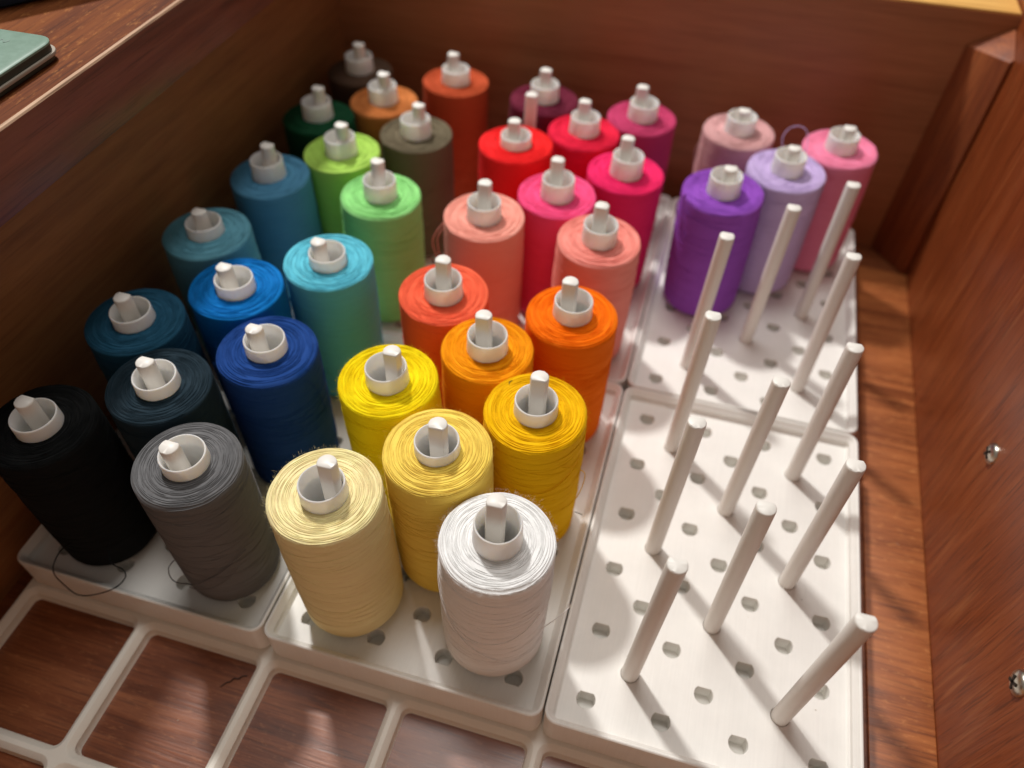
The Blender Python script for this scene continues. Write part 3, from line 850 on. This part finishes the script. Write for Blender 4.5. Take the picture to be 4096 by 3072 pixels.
strand('fmF5', arc_on(15.05, 215, 345, 46, 45, sag=9.0), 0.15)
strand('fmF5', [(10.6, -10.4, 47), (15.0, -6.2, 42), (16.6, -4.0, 36), (15.4, -7.0, 29), (11.4, -10.4, 25)], 0.14)
strand('fmD7', [(-13.6, -6.4, 47), (-14.8, -9.0, 40), (-12.0, -12.0, 35), (-6.0, -14.8, 30), (0, -15.2, 27)], 0.15)
strand('fmD7', [(13.2, -6.6, 54), (15.2, -5.8, 54.6), (16.2, -4.8, 53.6), (15.6, -5.4, 50.5), (14.6, -4.4, 49)], 0.13)
strand('fmB5', arc_on(15.0, 235, 330, 22, 18, sag=3.0), 0.10)
strand('bmB1', [(-12.6, -7.8, 53.5), (-15.4, -8.6, 49), (-16.8, -8.6, 44), (-15.2, -9.0, 38), (-14.6, -6.4, 30), (-14.4, -6.0, 20)], 0.20)
strand('bmB1', [(-13.4, -6.4, 50), (-15.6, -6.6, 45), (-15.0, -7.6, 40), (-14.4, -6.6, 34)], 0.18)
strand('brD7', [(-2.0, 13.6, 53), (-3.4, 16.4, 57.4), (-1.4, 18.4, 60.8), (2.8, 18.8, 61.6), (5.6, 17.2, 59.4), (6.6, 13.2, 53.4)], 0.16)
strand('brB9', [(-12.8, -7.2, 53), (-15.4, -6.2, 46), (-14.6, -6.8, 36), (-14.6, -5.6, 22)], 0.22)
strand('brB5', [(-13.0, -6.8, 54), (-15.6, -6.4, 49), (-15.2, -6.2, 44)], 0.25)
strand('flF5', [(13.9, -5.0, 52), (15.0, -1.4, 44), (14.9, 1.0, 30)], 0.10)

# specks of black lint
lint, nt, b = new_mat('lint_black'); b.inputs['Base Color'].default_value = srgb(22, 20, 20); b.inputs['Roughness'].default_value = 0.9
ns = node(nt, 'ShaderNodeTexNoise', i_Scale=400.0); nt.links.new(ns.outputs[0], b.inputs['Roughness'])
def speck(name, pts, label, r=0.13):
    o = link(name, tube_mesh(name, pts, r, 5), lint)
    tag(o, label, 'lint')
speck('lint_fibre', [(138.6, 69.0, 55.5), (138.3, 70.2, 55.9), (138.8, 71.2, 55.6)], 'short black lint fibre on top of the golden yellow spool')
speck('lint_fibre', [(163.4, 54.2, 23.5), (164.6, 53.8, 23.9), (165.8, 53.9, 23.4)], 'tiny black lint fibre clinging to the side of the golden yellow spool')
speck('lint_fibre', [(73.2, -11.5, -13.8), (74.3, -10.0, -13.6), (75.2, -9.4, -13.7), (76.0, -8.2, -13.5), (77.2, -7.9, -13.7), (77.9, -6.9, -13.6), (79.3, -6.3, -13.8)], 'dark curly lint fibre on the wooden floor inside a baseplate cell', 0.16)

# scattered dust and snips too small to count
rnd = random.Random(5)
bm = bmesh.new()
for _ in range(150):
    x, y = rnd.uniform(4, 270), rnd.uniform(-100, 130)
    if y > 2.5 and x < 250:
        if x < 171: continue
        if not (172 < x < 248 and 4 < y < 122): continue
        if min(abs((x - 10.5) % 10.5), abs((y - 10.5) % 10.5)) < 3.4: continue
        z = 0.03
    elif y > 2.5:
        if x < 260: continue
        z = -12.67
    else:
        if min(x % 42, 42 - x % 42, y % 42, 42 - y % 42) < 3.4: continue
        z = FLOOR_Z + 0.03
    a = rnd.uniform(0, 6.28); L_ = rnd.choice((0.25, 0.3, 0.4, 0.5, 1.6)); w = rnd.uniform(0.05, 0.10)
    p = Vector((x, y, z + w))
    d = Vector((math.cos(a), math.sin(a), 0)); e_ = Vector((-d.y, d.x, 0))
    bend = rnd.uniform(-.5, .5) * L_
    add_strand(bm, [p, p + d * L_ * .5 + e_ * bend, p + d * L_], w, 4)
dm, nt, b = new_mat('dust'); b.inputs['Roughness'].default_value = 0.9
ns = node(nt, 'ShaderNodeTexNoise', i_Scale=60.0); cr = node(nt, 'ShaderNodeValToRGB'); cr.color_ramp.elements[0].position = 0.4; cr.color_ramp.elements[0].color = srgb(96, 82, 66); cr.color_ramp.elements[1].position = 0.6; cr.color_ramp.elements[1].color = srgb(206, 196, 180)
tc = node(nt, 'ShaderNodeTexCoord'); nt.links.new(tc.outputs['Object'], ns.inputs['Vector'])
nt.links.new(ns.outputs[0], cr.inputs[0]); nt.links.new(cr.outputs[0], b.inputs['Base Color'])
dust = link('dust', to_mesh(bm, 'dust'), dm)
tag(dust, 'fine dust and tiny thread snips scattered on the bare tray and floor', 'dust', kind='stuff')
